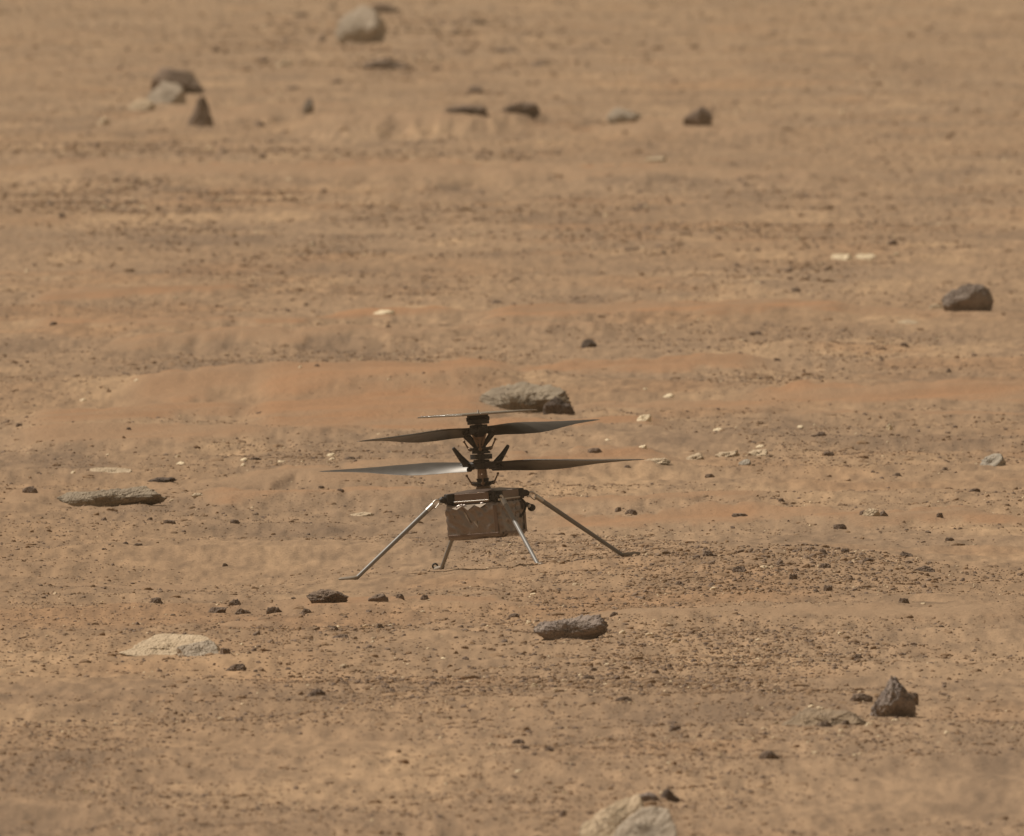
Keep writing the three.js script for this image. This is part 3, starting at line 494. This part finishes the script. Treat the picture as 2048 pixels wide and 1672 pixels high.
function rotor(y, psi, cw, tilt, weightsUp) {
  const base = new THREE.Quaternion().setFromAxisAngle(V(0, 1, 0), -YAW).multiply(new THREE.Quaternion().setFromAxisAngle(V(0, 0, 1), tilt));
  const place = (o, a) => { o.quaternion.copy(base).multiply(new THREE.Quaternion().setFromAxisAngle(V(0, 1, 0), a)); o.position.set(0, y, 0); };
  const hub = mesh('rotor_hub', join([disc(0.02, 0.024, 0.022, 0), disc(0.034, 0.034, 0.015, 0.027), disc(0.028, 0.028, 0.007, 0.0405), box(0.1, 0.017, 0.026, 0, 0, 0, 0.004), box(0.03, 0.012, 0.05, 0, 0.012, 0, 0.003)]), M.black, heli); place(hub, psi);
  const g = bladeGeo(cw);
  for (const k of [0, 1]) {
    const b = mesh('rotor_blade', g, M.carbon, heli); place(b, psi + k * Math.PI);
    mesh('blade_grip', join([bar(V(0.03, 0, 0), V(0.075, 0.0, 0), 0.0125, 0.009), box(0.03, 0.02, 0.03, 0.048, 0, 0, 0.004)]), M.black, b);
  }
  if (weightsUp) for (const s of [-1, 1]) {   // two pitch counterweight horns standing up from the blade roots
    const w = mesh('counterweight', join([bar(V(s * 0.045, 0.004, 0), V(s * 0.066, 0.030, 0), 0.012, 0.0085), bar(V(s * 0.066, 0.030, 0), V(s * 0.083, 0.055, 0), 0.0085, 0.0055), ball(0.0055, s * 0.083, 0.055, 0)]), M.black, heli); w.quaternion.copy(base); w.position.set(0, y, 0);
  } else {
    const w = mesh('hub_cone', join([bar(V(-0.045, -0.006, 0.004), V(-0.012, -0.048, 0.002), 0.012, 0.009), bar(V(0.045, -0.006, 0.004), V(0.014, -0.044, 0.002), 0.010, 0.007), disc(0.008, 0.026, 0.03, -0.02)]), M.black, heli); w.quaternion.copy(base); w.position.set(0, y, 0);
    for (const s of [-1, 1]) { const l = mesh('pitch_link', bar(V(s * 0.006, -0.05, 0.02), V(s * 0.02, -0.012, 0.024), 0.003), M.bronze, w); l.castShadow = true; }
  }
}
const DEG = Math.PI / 180;
rotor(0.318, -34 * DEG, true, -1.9 * DEG, true);
rotor(0.426, 52 * DEG, false, -0.4 * DEG, false);
// solar panel on the mast top
{
  const px = mesh('panel_mount', join([disc(0.026, 0.034, 0.012, 0.462), box(0.066, 0.008, 0.05, 0, 0.4705, 0, 0.002), box(0.012, 0.012, 0.012, 0.03, 0.462, 0.012, 0.002), box(0.012, 0.012, 0.012, -0.03, 0.462, 0.012, 0.002)]), M.black, heli); px.rotation.y = -YAW;
  const p = mesh('solar_panel', box(0.425, 0.0045, 0.165, 0, 0, 0, 0.0015), M.dusty, heli);
  p.position.set(0, 0.4775, 0);
  p.quaternion.setFromAxisAngle(V(0, 1, 0), -YAW).multiply(new THREE.Quaternion().setFromAxisAngle(V(0, 0, 1), -0.026)).multiply(new THREE.Quaternion().setFromAxisAngle(V(0, 1, 0), 57 * DEG));
  for (let i = 0; i < 8; i++) for (let j = 0; j < 3; j++) mesh('solar_cell', box(0.0485, 0.0012, 0.05, -0.178 + i * 0.0508, 0.0028, -0.0525 + j * 0.0525, 0.0004), M.cell, p);
  mesh('antenna', bar(V(0.004, 0.002, 0), V(0.004, 0.012, 0), 0.0035, 0.002), M.white, p);
}
renderer.render(scene, camera);
